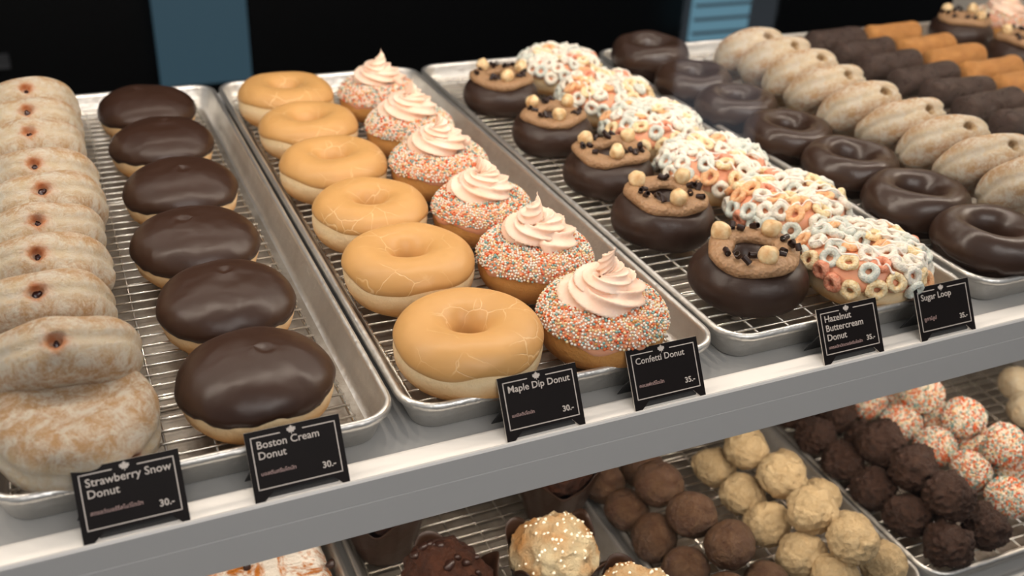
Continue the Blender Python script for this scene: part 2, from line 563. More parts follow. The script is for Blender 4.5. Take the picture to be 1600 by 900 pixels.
def rack_meshes(W, D):
    x0, x1, y0, y1 = .0145, W - .024, .0125, D - .02
    fr = MB()
    z = ZK - .0016 - .0012
    fr.tube([(x, y, z - .0016) for x, y in rrect(x0, x1, y0, y1, .006, 4)], .0016, 8, closed=True)
    n = 4
    for i in range(n):
        y = y0 + (y1 - y0) * (i + .5) / n
        fr.tube([(x0, y, z - .003), (x1, y, z - .003)], .0015, 8)
        for x in (x0 + .004, x1 - .004):
            fr.tube([(x, y, z - .003), (x, y, .0035)], .0018, 8)
    gr = MB()
    k = int((y1 - y0) / .0124)
    for i in range(k + 1):
        y = y0 + (y1 - y0) * i / k
        gr.tube([(x0 - .001, y, ZK - .0009), (x1 + .001, y, ZK - .0009)], .0009, 6)
    k = int((x1 - x0) / .0265)
    for i in range(1, k):
        x = x0 + (x1 - x0) * i / k
        gr.tube([(x, y0, z), (x, y1, z)], .0009, 6)
    return fr.mesh('rack_frame', M['wire']), gr.mesh('wire_grid', M['wire'])
PW, PD = .2355, .664
pm = pan_mesh(PW, PD)
rf, rg = rack_meshes(PW, PD)
def pan(x, y, z, what, rz=0, meshes=None, inset=0):
    a, f, g = meshes or (pm, rf, rg)
    thing('sheet_pan', 'aluminium sheet pan holding %s' % what, 'tray', (x, y, z), (0, 0, rz), 'aluminium sheet pans', me=a)
    r = thing('wire_rack', 'chromed wire cooling rack under %s' % what, 'rack', (x, y, z), (0, 0, rz), 'wire racks in the pans')
    obj('rack_frame', f, r)
    obj('wire_grid', g, r)
Y0 = .4785
XT = [-.0745, .1640, .4030, .6480, .8875, 1.1270]
for x, what in zip(XT, ('the sugar-glazed filled donuts and the round chocolate-topped donuts', 'the maple ring donuts and the swirl-topped confetti donuts',
                        'the hazelnut buttercream donuts and the cereal loop donuts', 'the plain chocolate ring donuts and the slanted sugar-glazed row',
                        'the chocolate sticks and the golden sticks', 'the hazelnut and swirl donuts in the far right corner')):
    pan(x, Y0, 0, what)
pan(-.0725, .452, LOW, 'the icing-sugared crumb cake on the lower shelf')
pan(.1690, .452, LOW, 'the muffins in dark paper cups')
pan(.4085, .440, LOW, 'the cocoa and the tan cake balls', radians(-1.5))
WP = .40
wide = (pan_mesh(WP, PD),) + rack_meshes(WP, PD)
pan(.6465, .436, LOW, 'the dark chocolate and the sprinkle-coated balls', radians(-1.5), wide)

# ------------------------------------------------------------------ donut prototypes
ORD = ['frontmost', 'second from front', 'third from front', 'fourth from front', 'fifth from front', 'sixth from front', 'seventh from front', 'eighth from front', 'ninth from front']

# ---- chocolate-topped filled round
def boston(seed):
    prof = [(0, .003), (.02, .0012), (.032, .0004), (.039, .003), (.0435, .0085), (.0455, .0155), (.0458, .022), (.0445, .028), (.040, .034), (.03, .038), (.015, .040), (0, .0405)]
    body = lathe_mesh('dough_body', M['dough'], prof, seed, .0012, 26, zfloor=.0002)
    nu, nv = 96, 26
    vs = []
    for i in range(nu):
        th = 2 * pi * i / nu
        low = .0200 + .0035 * noise.noise(Vector((cos(th) * 1.5 + seed, sin(th) * 1.5, 0))) + .0012 * noise.noise(Vector((cos(th) * 7 + seed, sin(th) * 7, 0)))
        a0 = math.asin(max(-1, min(1, (low - .020) / .026)))
        for j in range(nv):
            u = j / (nv - 1)
            a = a0 + (pi / 2 - a0) * u
            e = .0010 * (1 if j > 1 else (j * .9 - .5))
            r = (.0468 + e) * max(0, cos(a)) ** .80
            z = .020 + (.0245 + e) * spow(sin(a), .92)
            v = Vector((r * cos(th), r * sin(th), z))
            v += wob(v, .0011, 26, seed) + wob(v, .0006, 70, seed + 3)
            d = Vector((v.x - .006, v.y + .004)).length
            v.z -= .0016 * math.exp(-(d / .004) ** 2) - .0008 * math.exp(-((d - .006) / .003) ** 2)
            vs.append(v)
    top = mesh('chocolate_icing', vs, grid(nu, nv), M['choc'])
    return body, top
P = [boston(s) for s in (1, 2, 3)]
spots = [(.083, 0.5290, 1.02, -3), (.083, 0.6280, 1.0, 2), (.078, 0.7250, 1.01, -2), (.083, 0.8300, 1.0, 3), (.082, 0.9380, .99, -2), (.080, 1.036, 1.0, 2)]
for i, (x, y, s, t) in enumerate(spots):
    o = thing('chocolate_topped_donut', 'round filled donut with smooth dark chocolate top, %s' % (ORD[i] if i < 5 else 'farthest back in its row'), 'donut',
              (x, y, ZK - .0002), (radians(t * .4), 0, i * 1.9), 'round chocolate-topped donuts')
    o.scale = (s, s, s)
    obj('dough_body', P[i % 3][0], o); obj('chocolate_icing', P[i % 3][1], o)

# ---- maple ring
def maple(seed):
    a = dict(Rc=.0302, a=.0196, h=.0200, seed=seed, amp=.0018, freq=22, n=2.25)
    return (ring_mesh('dough_body', M['dough'], **a), ice_mesh('maple_glaze', M['maple'], ph0=10, ph1=205, wave=14, off=.0014, **a))
P = [maple(s) for s in (11, 12, 15)]
for i, (x, y, s) in enumerate([(.223, 0.5260, 1.02), (.220, 0.6380, 1.0), (.2205, 0.7370, .96), (.2175, 0.8380, .98), (.2205, 0.9380, .97), (.2205, 1.034, 1.0)]):
    o = thing('maple_ring_donut', 'tan maple glazed ring donut with fine pale cracks, %s' % (ORD[i] if i < 5 else 'farthest back in its row'), 'donut',
              (x, y, ZK - .0002), (0, 0, i * 2.3 + .4), 'maple glazed ring donuts')
    o.scale = (s, s, s * 1.02)
    obj('dough_body', P[i % 3][0], o); obj('maple_glaze', P[i % 3][1], o)

# ---- confetti with swirl
def sprinkles(name, sample, count, r, seed, wts=(46, 17, 9, 14, 4, 7, 3)):
    rr = random.Random(seed)
    q = MB()
    vs, fs = ICO[1]
    tot_v, tot_f, mi = [], [], []
    cells = {}
    placed = tries = 0
    while placed < count and tries < count * 16:
        tries += 1
        p, n = sample(rr)
        p = p + n * (r * rr.uniform(.3, .9))
        key = (int(p.x / (2 * r)), int(p.y / (2 * r)), int(p.z / (2 * r)))
        ok = True
        for dx in (-1, 0, 1):
            for dy in (-1, 0, 1):
                for dz in (-1, 0, 1):
                    for c in cells.get((key[0] + dx, key[1] + dy, key[2] + dz), ()):
                        if (c - p).length_squared < (1.62 * r) ** 2:
                            ok = False
        if not ok:
            continue
        cells.setdefault(key, []).append(p)
        placed += 1
        o = len(tot_v)
        s = r * rr.uniform(.85, 1.1)
        tot_v += [(p.x + v.x * s, p.y + v.y * s, p.z + v.z * s) for v in vs]
        tot_f += [(f[0] + o, f[1] + o, f[2] + o) for f in fs]
        mi += [rr.choices(range(7), wts)[0]] * len(fs)
    return mesh(name, tot_v, tot_f, SPR, True, mi)
def swirl(seed, peak=1.0):
    """piped star-tip rosette: a grooved rope coiled inwards and up to a tip"""
    rr = random.Random(seed)
    n, seg, lob = 190, 48, 5
    vs = []
    turns = 2.15
    for i in range(n):
        u = i / (n - 1)
        a = 2 * pi * turns * u + seed
        rad = .0185 * (1 - u) ** .75
        z = .0050 + .0215 * u ** 1.25 * peak
        r = (.0125 * (1 - u * .42)) * (1 if u < .86 else max(.06, 1 - ((u - .86) / .14) ** 1.3))
        if u > .84:
            z += .012 * ((u - .84) / .16) ** 1.1 * peak
        if u < .05:
            r *= .45 + .55 * (u / .05) ** .5
        cx, cy = rad * cos(a) + .004 * max(0, u - .85) / .15 * 1.0, rad * sin(a)
        t = Vector((-sin(a), cos(a), .35 + .9 * u)).normalized()
        nx = Vector((cos(a), sin(a), 0))
        nz = t.cross(nx).normalized()
        if nz.z < 0: nz = -nz
        for k in range(seg):
            q = 2 * pi * k / seg
            tw = q + a * 1.15
            g = 1 - .38 * abs(sin(lob * tw / 2)) ** .6 * (1 if u > .02 else .4)
            p = Vector((cx, cy, z)) + (nx * cos(q) + nz * sin(q)) * r * 1.12 * g
            p += wob(p, .0006, 60, seed)
            vs.append(p)
    vs.append(vs[0] * .5 + vs[seg // 2] * .5)
    vs.append(Vector((vs[(n - 1) * seg].x, vs[(n - 1) * seg].y, vs[(n - 1) * seg].z + .0025)))
    fs = [(i * seg + k, i * seg + (k + 1) % seg, (i + 1) * seg + (k + 1) % seg, (i + 1) * seg + k) for i in range(n - 1) for k in range(seg)]
    fs += [(len(vs) - 2, (k + 1) % seg, k) for k in range(seg)] + [(len(vs) - 1, (n - 1) * seg + k, (n - 1) * seg + (k + 1) % seg) for k in range(seg)]
    return mesh('buttercream_swirl', vs, fs, M['frost'])
def confetti(seed):
    a = dict(Rc=.0255, a=.0185, h=.0200, seed=seed, amp=.0012, freq=24, n=2.2)
    body = ring_mesh('dough_body', M['dough_brown'], **a)
    ic = ice_mesh('pink_icing', M['pink_icing'], ph0=6, ph1=190, wave=14, off=.0014, drip=14, **a)
    def sample(rr):
        th = rr.uniform(0, 2 * pi)
        while True:
            ph = radians(rr.uniform(14, 150))
            if rr.random() < (a['Rc'] + a['a'] * cos(ph)) / (a['Rc'] + a['a']):
                break
        if ph < radians(30) and rr.random() < .5 * (1 - ph / radians(30)) + .25 * (1 + sin(3 * th + seed)) * .5:
            ph = radians(rr.uniform(20, 90))
        v = ring_pt(th, ph, a['Rc'], a['a'], a['h'], .0014, a['n'])
        v += wob(v, a['amp'], a['freq'], seed)
        return v, Vector((cos(th) * cos(ph), sin(th) * cos(ph), sin(ph)))
    return body, ic, sprinkles('sprinkles', sample, 2100, .00108, seed), swirl(seed)
P = [confetti(s) for s in (21, 22, 24)]
for i, (x, y, s) in enumerate([(.322, 0.5210, 1.02), (.316, 0.6190, 1.0), (.312, 0.7150, .94), (.310, 0.8120, 1.0), (.317, 0.9150, .97), (.317, 1.018, .95)]):
    o = thing('confetti_donut', 'sprinkle-covered donut topped with a pale pink cream swirl, %s' % (ORD[i] if i < 5 else 'farthest back in its row'), 'donut',
              (x, y, ZK - .0002), (0, 0, i * 1.3), 'confetti donuts with cream swirls')
    o.scale = (s, s, s)
    p = P[i % 3]
    obj('dough_body', p[0], o); obj('pink_icing', p[1], o)
    q = obj('sprinkles', p[2], o); q['kind'] = 'stuff'
    w_ = obj('buttercream_swirl', p[3], o, (0, 0, .0368))
    w_.scale = (1.12, 1.12, 1.0)

# ---- hazelnut buttercream
def hazel_body(seed):
    a = dict(Rc=.0265, a=.0196, h=.0196, seed=seed, amp=.0026, freq=26, n=2.15)
    body = ring_mesh('chocolate_coated_body', M['coat'], **a)
    vs = []
    nu, nv = 96, 20
    for i in range(nu):
        th = 2 * pi * i / nu
        rc = .0272 + .0015 * cos(4 * th + seed) + .001 * sin(2 * th)
        z = .0408 + .0014 * sin(3 * th + seed)
        for j in range(nv):
            ph = 2 * pi * j / nv
            r = rc + .0102 * cos(ph)
            v = Vector((r * cos(th), r * sin(th), z + .0060 * spow(sin(ph), .8)))
            v += wob(v, .0018, 45, seed) + wob(v, .0007, 130, seed)
            vs.append(v)
    return body, mesh('buttercream_ring', vs, grid(nu, nv, True, True), M['bcream'])
def nut_mesh(seed):
    vs = []
    for v in ICO[3][0]:
        w = Vector(v) * .0077
        if v.z > .4: w.z += (v.z - .4) * .003
        w.z *= .95
        w += wob(w, .0012, 160, seed)
        vs.append(w)
    return mesh('hazelnut', vs, ICO[3][1], M['hazel'])
def curl_mesh(seed):
    rr = random.Random(seed)
    L, r0 = rr.uniform(.0050, .0075), .0022
    n, vs = 22, []
    for i in range(n):
        a = i / (n - 1) * 2 * pi * 1.35
        r = r0 * (1 - .28 * i / n)
        for x in (-L / 2, L / 2 * rr.uniform(.97, 1.03)):
            for dr in (0, .0004):
                vs.append((x, (r + dr) * cos(a), (r + dr) * sin(a)))
    fs = []
    for i in range(n - 1):
        p, q = i * 4, (i + 1) * 4
        fs += [(p, p + 2, q + 2, q), (p + 1, q + 1, q + 3, p + 3), (p, q, q + 1, p + 1), (p + 2, p + 3, q + 3, q + 2)]
    fs += [(0, 1, 3, 2), (n * 4 - 4, n * 4 - 2, n * 4 - 1, n * 4 - 3)]
    return mesh('chocolate_curl', vs, fs, M['curl'], False)
HB = [hazel_body(s) for s in (31, 33)]
NUT = [nut_mesh(s) for s in (1, 2, 3)]
CURL = [curl_mesh(s) for s in (1, 2, 3)]
NUTPOS = [(200, 270, 20), (140, 262, 25), (212, 300, 15), (150, 262, 28), (195, 275, 20), (170, 300, 40)]
def hazelnut_donut(i, x, y, s, rz, label):
    rr = random.Random(400 + i)
    o = thing('hazelnut_donut', label, 'donut', (x, y, ZK - .0002), (0, 0, rz), 'hazelnut buttercream donuts')
    o.scale = (s, s, s)
    obj('chocolate_coated_body', HB[i % 2][0], o); obj('buttercream_ring', HB[i % 2][1], o)
    angs = [rr.uniform(-12, 12) + k for k in (135, 262, 20)]
    for k, a in enumerate(angs):
        a = radians(a) - rz
        obj('hazelnut', NUT[(i + k) % 3], o, (.0268 * cos(a), .0268 * sin(a), .0508), (rr.uniform(-1, 1), rr.uniform(-1, 1), rr.uniform(0, 6)))
    n = 0
    while n < 15:
        a = radians(rr.uniform(0, 360))
        if min(abs((degrees_(a + rz) - b_ + 180) % 360 - 180) for b_ in angs) < 22:
            continue
        # curls mostly sit on the back and left of the ring
        r = .0272 + rr.uniform(-.006, .006)
        obj('chocolate_curl', CURL[n % 3], o, (r * cos(a), r * sin(a), .0484 + rr.uniform(0, .0012)), (rr.uniform(0, 6), rr.uniform(-.9, .9), rr.uniform(0, 6)))
        n += 1
def degrees_(a):
    return math.degrees(a)
for i, (x, y, s) in enumerate([(.4645, .5440, .99), (.457, 0.6580, .96), (.462, 0.7630, .93), (.4555, 0.8720, .90), (.4525, 0.9960, .92)]):
    hazelnut_donut(i, x, y, s, i * 1.1, 'dark donut with tan buttercream ring and hazelnuts, %s' % (ORD[i] if i < 4 else 'farthest back in its row'))

# ---- cereal loops
def loop_mesh(k):
    vs = []
    nu, nv = 18, 10
    for i in range(nu):
        for j in range(nv):
            th, ph = 2 * pi * i / nu, 2 * pi * j / nv
            r = .0054 + .0030 * cos(ph)
            v = Vector((r * cos(th), r * sin(th), .0029 * sin(ph)))
            v += wob(v, .0009, 260, k) + wob(v, .0012, 110, k + 7)
            vs.append(v)
    return vs, grid(nu, nv, True, True)
LM = []
for k, mt in enumerate(('loop_white', 'loop_white', 'loop_cream', 'loop_blue', 'loop_orange', 'loop_red', 'loop_white', 'loop_cream', 'loop_blue')):
    v, f = loop_mesh(k)
    LM.append((mesh('cereal_loop', v, f, M[mt]), v, f))
def cereal_donut(seed):
    rr = random.Random(seed)
    a = dict(Rc=.0270, a=.0212, h=.0205, seed=seed, amp=.0018, freq=22, n=2.3)
    body = ring_mesh('dough_body', M['dough_pale'], **a)
    ic = ice_mesh('pink_icing', M['pink_icing'], ph0=2, ph1=190, wave=16, off=.0014, **a)
    loops, pos = [], []
    tries = 0
    while len(loops) < 60 and tries < 9000:
        tries += 1
        th = rr.uniform(0, 2 * pi)
        ph = radians(rr.uniform(4, 140))
        if rr.random() > (a['Rc'] + a['a'] * cos(ph)) / (a['Rc'] + a['a']):
            continue
        p = ring_pt(th, ph, a['Rc'], a['a'], a['h'], .0014, a['n'])
        n = Vector((cos(th) * cos(ph), sin(th) * cos(ph), sin(ph)))
        lay = .0022 if tries < 4000 else .0062
        p = p + n * lay
        md = .0112 if tries < 4000 else .0095
        if any((p - q).length < md for q in pos):
            continue
        pos.append(p)
        tilt = .35 if lay < .003 else .8
        n2 = (n + Vector((rr.uniform(-tilt, tilt), rr.uniform(-tilt, tilt), rr.uniform(-tilt, tilt)))).normalized()
        loops.append((rr.randrange(len(LM)), p, n2.to_track_quat('Z', 'Y')))
    # drizzle dropped onto loops and icing
    AV, AF = [], []
    for me in (body, ic):
        o = len(AV)
        AV += [v.co.copy() for v in me.vertices]
        AF += [tuple(i + o for i in p.vertices) for p in me.polygons]
    for k, p, q in loops:
        mt = Matrix.Translation(p) @ q.to_matrix().to_4x4()
        o = len(AV)
        AV += [mt @ v for v in LM[k][1]]
        AF += [tuple(i + o for i in f) for f in LM[k][2]]
    bvh = BVHTree.FromPolygons(AV, AF)
    dz = MB()
    for s_ in range(7):
        y0 = -.036 + .012 * s_
        half = math.sqrt(max(0, .046 ** 2 - y0 ** 2))
        pts = []
        n = 60
        for i in range(n):
            u = i / (n - 1) * 2 - 1
            x = u * half
            y = y0 + .0022 * sin(u * 5 + s_ * 2)
            h = bvh.ray_cast(Vector((x, y, .1)), Vector((0, 0, -1)))
            if h[0]:
                pts.append(Vector((x, y, h[0].z + .0004)))
        # the string bridges small dips
        for _ in range(3):
            pts = [pts[0]] + [Vector((b_.x, b_.y, max(b_.z, (a_.z + c_.z) / 2 - .0002))) for a_, b_, c_ in zip(pts, pts[1:], pts[2:])] + [pts[-1]]
        if s_ % 3 == 2:
            pts = pts[len(pts) // 3:]
        rs = [.0008 + .0007 * max(0, noise.noise(Vector((i * .25, s_ * 3, seed)))) * 2 for i in range(len(pts))]
        dz.tube(pts, rs, 7)
    return body, ic, loops, dz.mesh('icing_drizzle', M['drizzle'])
P = [cereal_donut(s) for s in (41, 42, 43)]
for i, (x, y, s) in enumerate([(.5595, .5260, .98), (.565, 0.6290, 1.0), (.553, 0.7270, 1.0), (.551, 0.8350, .98), (.553, 0.9380, 1.0), (.549, 1.046, .96)]):
    o = thing('cereal_loop_donut', 'pink-iced donut heaped with pastel cereal loops, %s' % (ORD[i] if i < 5 else 'farthest back in its row'), 'donut',
              (x, y, ZK - .0002), (0, 0, [-.9, -.5, -1.2, -.7, -1.5, -.4][i]), 'cereal loop donuts')
    o.scale = (s, s, s)
    p = P[i % 3]
    obj('dough_body', p[0], o); obj('pink_icing', p[1], o); obj('icing_drizzle', p[3], o)
    for k, q, r in p[2]:
        obj('cereal_loop', LM[k][0], o, q, r.to_euler())

# ---- plain chocolate rings
def choc_ring(seed):
    a = dict(Rc=.0325, a=.0140, h=.0172, seed=seed, amp=.0026, freq=30, n=2.1)
    body = ring_mesh('dough_body', M['dough_dark'], **a)
    ic = ice_mesh('chocolate_glaze', M['coat_warm'], ph0=-14, ph1=215, wave=20, off=.0022, drip=22, **a)
    return body, ic
P = [choc_ring(s) for s in (51, 52, 53)]
for i, (x, y, s) in enumerate([(.6975, 0.5230, 1.0), (.695, 0.6090, 1.0), (.6945, 0.6960, .97), (.688, 0.7860, .95), (.688, 0.8770, .95), (.690, 0.9680, .95), (.686, 1.062, 1.0)]):
    o = thing('chocolate_ring_donut', 'plain dark chocolate glazed ring donut with a wide hole, %s' % (ORD[i] if i < 6 else 'farthest back in its row'), 'donut',
              (x, y, ZK - .0002), (0, 0, i * 1.7), 'plain chocolate ring donuts')
    o.scale = (s, s, s * (1.25 if i == 6 else 1.08))
    obj('dough_body', P[i % 3][0], o); obj('chocolate_glaze', P[i % 3][1], o)

# ---- sugar-glazed filled donuts standing on edge in a slanted row
def snow_mesh(seed, mat, R_=.0440, T=.0200):
    prof = []
    n = 30
    for j in range(n + 1):
        a = -pi / 2 + pi * j / n
        r = (R_ - T) + T * spow(cos(a), .85)
        z = T * spow(sin(a), .9)
        r -= .0026 * math.exp(-((z - .001) / .0020) ** 2)
        prof.append((r, z))
    flat = [(0, -T * .93), (.006, -T * .94), (.013, -T * .97)]
    top = [(.013, T * .97), (.006, T * .94), (0, T * .93)]
    def warp(v):
        d = (v - Vector((0, -R_, 0))).length
        v = v.copy()
        if d < .012:
            v.y += .0105 * math.exp(-(d / .0038) ** 2)
            v.y -= .0010 * math.exp(-((d - .0062) / .0022) ** 2)
        return v
    prof = flat + [p for p in prof if p[0] > .016] + top
    return lathe_mesh('dough_body', mat, prof, seed, .0030, 36, nu=150, warp=warp)
def jam_mesh(seed, mat):
    vs = []
    for v in ICO[2][0]:
        w = Vector((v.x * .0034, v.y * .0024, v.z * .0030))
        vs.append(w + wob(w, .0030, 260, seed))
    return mesh('filling', vs, ICO[2][1], mat)
S1 = [snow_mesh(s, M['snow']) for s in (61, 62, 63)]
S2 = [snow_mesh(s, M['snow_plain']) for s in (64, 65)]
J1, J2 = jam_mesh(1, M['jam']), jam_mesh(2, M['cream_fill'])
def snow_donut(name, label, group, me, jm, x, y, z, th, yaw, s=1):
    o = thing(name, label, 'donut', (x, y, z), (radians(-th), 0, radians(yaw)), group)
    o.scale = (s, s, s)
    obj('dough_body', me, o)
    obj('filling', jm, o, (0, -.0352, 0), (0, yaw + th, 0))
o = snow_donut('jam_filled_donut', 'sugar-glazed jam donut lying almost flat behind the leftmost price card', 'jam-filled sugar-glazed donuts', S1[0], J1, -.021, .5195, .0362, -8, 36, 1.05)
for i, (x, y) in enumerate([(-.022, .5560), (-.029, .6180), (-.028, .6690), (-.027, .7220), (-.021, .7780), (-.023, .8290), (-.028, .8930), (-.025, .9540), (-.027, 1.0050)]):
    snow_donut('jam_filled_donut', 'sugar-glazed jam donut standing on edge at the left, %s' % (ORD[i + 1] if i < 8 else 'farthest back in its row'),
               'jam-filled sugar-glazed donuts', S1[(i + 1) % 3], J1, x, y, .0560, 50 + R.uniform(-3, 3), R.uniform(-5, 5), [1, .97, .99, .98, 1, .97, .99, .98, 1][i])
for i, (x, y, yaw) in enumerate([(.783, .568, -4), (.781, .618, -6), (.780, .668, -8), (.780, .726, 2), (.772, .780, 0), (.776, .840, -2), (.784, .893, 0), (.788, .945, 0), (.783, .990, 0)]):
    snow_donut('cream_filled_donut', 'sugar-glazed donut on edge beside the chocolate rings, %s' % (ORD[i] if i < 8 else 'farthest back in its row'),
               'cream-filled sugar-glazed donuts', S2[i % 2], J2, x, y, .0545, 46 + R.uniform(-3, 3), yaw + R.uniform(-3, 3), 1.0)

# ---- sticks
def stick(seed, mat):
    L, r, n, seg = .098, .0180, 40, 30
    prof = []
    for i in range(n + 1):
        u = i / n
        x = -L / 2 + L * u
        e = min(u, 1 - u) * L
        q = r * (1 if e > .011 else (1 - (1 - e / .011) ** 2.6) ** .5)
        prof.append((max(0, q), x))
    me = lathe_mesh('stick', mat, [(0, prof[0][1])] + prof[1:-1] + [(0, prof[-1][1])], seed, .0016, 42, nu=seg * 2)
    me.transform(Matrix.Rotation(pi / 2, 4, 'Y') @ Matrix.Rotation(seed, 4, 'Z'))
    return me
SD, SO = [stick(s, M['stick_dark']) for s in (71, 72)], [stick(s, M['stick_orange']) for s in (73, 74)]
for i, y in enumerate([.670, .722, .775, .826, .878, .935, .990, 1.042]):
    thing('chocolate_stick', 'glazed dark chocolate donut stick, %s' % (ORD[i] if i < 7 else 'farthest back in its row'), 'donut', (.962 + R.uniform(-.004, .004), y, .041),
          (R.uniform(0, 6), R.uniform(-.04, .02), radians(R.uniform(-3, 5))), 'dark chocolate donut sticks', me=SD[i % 2])
for i, y in enumerate([.765, .820, .874, .930, .982, 1.045]):
    thing('golden_stick', 'glazed golden brown donut stick, %s' % (ORD[i] if i < 5 else 'farthest back in its row'), 'donut', (1.066 + R.uniform(-.004, .004), y, .041),
          (R.uniform(0, 6), R.uniform(-.04, .02), radians(R.uniform(-3, 5))), 'golden donut sticks', me=SO[i % 2])

# ---- far right corner
hazelnut_donut(5, 1.205, 1.055, .98, 2.0, 'dark hazelnut buttercream donut in the far right corner, beside the back rim of its pan')
hazelnut_donut(6, 1.205, .945, .98, .6, 'dark hazelnut buttercream donut in the far right corner, cut by the photo edge')
o = thing('confetti_donut', 'donut with a tall pink cream swirl in the far right corner behind the hazelnut donuts', 'donut', (1.305, 1.075, ZK), (0, 0, 1), 'confetti donuts with cream swirls')
from_p = [c for c in bpy.data.objects['confetti_donut'].children]
for c in from_p:
    d = c.copy(); C.objects.link(d); d.parent = o

# ------------------------------------------------------------------ price cards
def text_mesh(s, size, bold=0.0, mat=None, name='lettering'):
    cu = bpy.data.curves.new('t', 'FONT')
    cu.body = s
    cu.size = size
    cu.offset = bold
    cu.extrude = .00008
    cu.space_line = 1.0
    cu.resolution_u = 3
    o = bpy.data.objects.new('t', cu)
    C.objects.link(o)
    bpy.context.view_layer.update()
    me = bpy.data.meshes.new_from_object(o.evaluated_get(bpy.context.evaluated_depsgraph_get()))
    me.name = name
    me.materials.clear()
    me.materials.append(mat)
    bpy.data.objects.remove(o)
    bpy.data.curves.remove(cu)
    return me
LEAF = [(0, 1), (.18, .62), (.38, .72), (.32, .3), (.62, .58), (.68, .38), (.98, .42), (.84, .12), (.98, -.02), (.5, -.38), (.55, -.58), (.08, -.5), (.06, -.95)]
LEAF = LEAF + [(-x, y) for x, y in LEAF[::-1][:-1]]
def fit(me, w):
    xs = [v.co.x for v in me.vertices]
    k = w / (max(xs) - min(xs))
    me.transform(Matrix.Scale(k, 4))
    return me
def card(x, title, thai, price, what, w=.0555, lean=31, rz=0, y=.4545, tw=.04, thw=.02):
    h = .0410
    o = thing('price_card', 'black price card reading %s, %s' % (title.replace('\n', ' '), what), 'price card', (x, y, .0037), (radians(-lean), 0, rz), 'black price cards')
    # in the card's own frame: x right, z up the card, front at y = 0
    b = MB()
    def plate(y0, y1, mi):
        nx0, nx1, nz = w * .13, w * .91, .0052
        pts = [(0, 0), (nx0 - .002, 0), (nx0 + .004, nz), (nx1 - .004, nz), (nx1 + .001, 0), (w, 0), (w, h), (0, h)]
        k = len(pts)
        vs = [(px, y0, pz) for px, pz in pts] + [(px, y1, pz) for px, pz in pts]
        fs = [tuple(range(k)), tuple(range(k, 2 * k))[::-1]] + [(i, k + i, k + (i + 1) % k, (i + 1) % k) for i in range(k)]
        b.add(vs, fs[:2], mi[0])
        b.add(vs, fs[2:], mi[1])
    plate(0, .0008, (0, 1))
    obj('card_panel', b.mesh('card_panel', [M['card'], M['card_edge']], False), o)
    # easel foot folded out of the notch, and the leg behind
    ln = radians(lean)
    def wp(px, yy, zz):          # world offsets into the leaning frame
        return (px, yy * cos(-ln) + zz * sin(-ln), -yy * sin(-ln) + zz * cos(-ln))
    q = MB()
    for z_ in (0,):
        a0, a1 = w * .17, w * .87
        P0 = [(a0 - .002, .0009, .0062), (a1 + .002, .0009, .0062)]
        tipb = [wp(a1 + .001, .0030, .0002), wp(a0 - .001, .0030, .0002)]
        top = P0 + tipb
        q.add(top + [(p[0], p[1] + .0005, p[2] - .0006) for p in top], [(0, 1, 2, 3), (7, 6, 5, 4), (0, 4, 5, 1), (1, 5, 6, 2), (2, 6, 7, 3), (3, 7, 4, 0)])
    obj('foot', q.mesh('foot', M['stand'], False), o)
    q = MB()
    t0, t1 = (.004, .0012, .024), (w - .004, .0012, .024)
    f0, f1 = wp(-.0018, .0215, .0003), wp(w - .006, .0215, .0003)
    top = [t0, t1, f1, f0]
    q.add(top + [(p[0], p[1] + .0006, p[2] + .0004) for p in top], [(0, 1, 2, 3), (7, 6, 5, 4), (0, 4, 5, 1), (1, 5, 6, 2), (2, 6, 7, 3), (3, 7, 4, 0)])
    obj('easel_leg', q.mesh('easel_leg', M['stand'], False), o)
    # border with a gap for the leaf
    q = MB()
    m_, lw, cx = .0030, .00062, w * .5
    zt, zb = h - .0034, .0070
    for x0, x1, z0, z1 in ((m_, w - m_, zb, zb + lw), (m_, m_ + lw, zb, zt), (w - m_ - lw, w - m_, zb, zt), (m_, cx - .0075, zt - lw, zt), (cx + .0055, w - m_, zt - lw, zt)):
        q.box(x0, x1, -.00012, .00005, z0, z1)
    obj('border_line', q.mesh('border_line', M['ink'], False), o)
    q = MB()
    s = .0028
    pts = [(cx - .001 + px * s, zt + .0002 + pz * s) for px, pz in LEAF]
    k = len(pts)
    q.add([(px, -.00014, pz) for px, pz in pts] + [(cx - .001, -.00014, zt)], [(i, (i + 1) % k, k) for i in range(k)])
    obj('leaf_emblem', q.mesh('leaf_emblem', M['ink'], False), o)
    up = (pi / 2, 0, 0)
    obj('name_lettering', fit(text_mesh(title, .0060, .00005, M['ink']), tw), o, (.0058, -.0002, h - .0105), up)
    obj('thai_lettering', fit(text_mesh(thai, .0036, .00003, M['ink_pink']), thw), o, (.0058, -.0002, .0150 if title.count('\n') < 2 else .0110), up)
    obj('price_lettering', fit(text_mesh(price, .0048, .0001, M['ink']), .0078), o, (w - .0145, -.0002, .0115), up)
card(-.0268, 'Strawberry Snow\nDonut', 'สตรอว์เบอร์รี่สโนว์โดนัท', '30.-', 'in front of the jam-filled donuts', tw=.0445, thw=.027)
card(.0646, 'Boston Cream\nDonut', 'บอสตันครีมโดนัท', '30.-', 'in front of the chocolate-topped donuts', tw=.036, thw=.020)
card(.2218, 'Maple Dip Donut', 'เมเปิลดิปโดนัท', '30.-', 'in front of the maple rings', tw=.0435, thw=.0155)
card(.3148, 'Confetti Donut', 'คอนเฟตตีโดนัท', '35.-', 'in front of the confetti donuts', tw=.038, thw=.019)
card(.4728, 'Hazelnut\nButtercream\nDonut', 'เฮเซลนัทบัตเตอร์ครีมโดนัท', '35.-', 'in front of the hazelnut donuts', tw=.034, thw=.031)
card(.5650, 'Sugar Loop', 'ชูการ์ลูป', '35.-', 'in front of the cereal loop donuts', tw=.030, thw=.012)

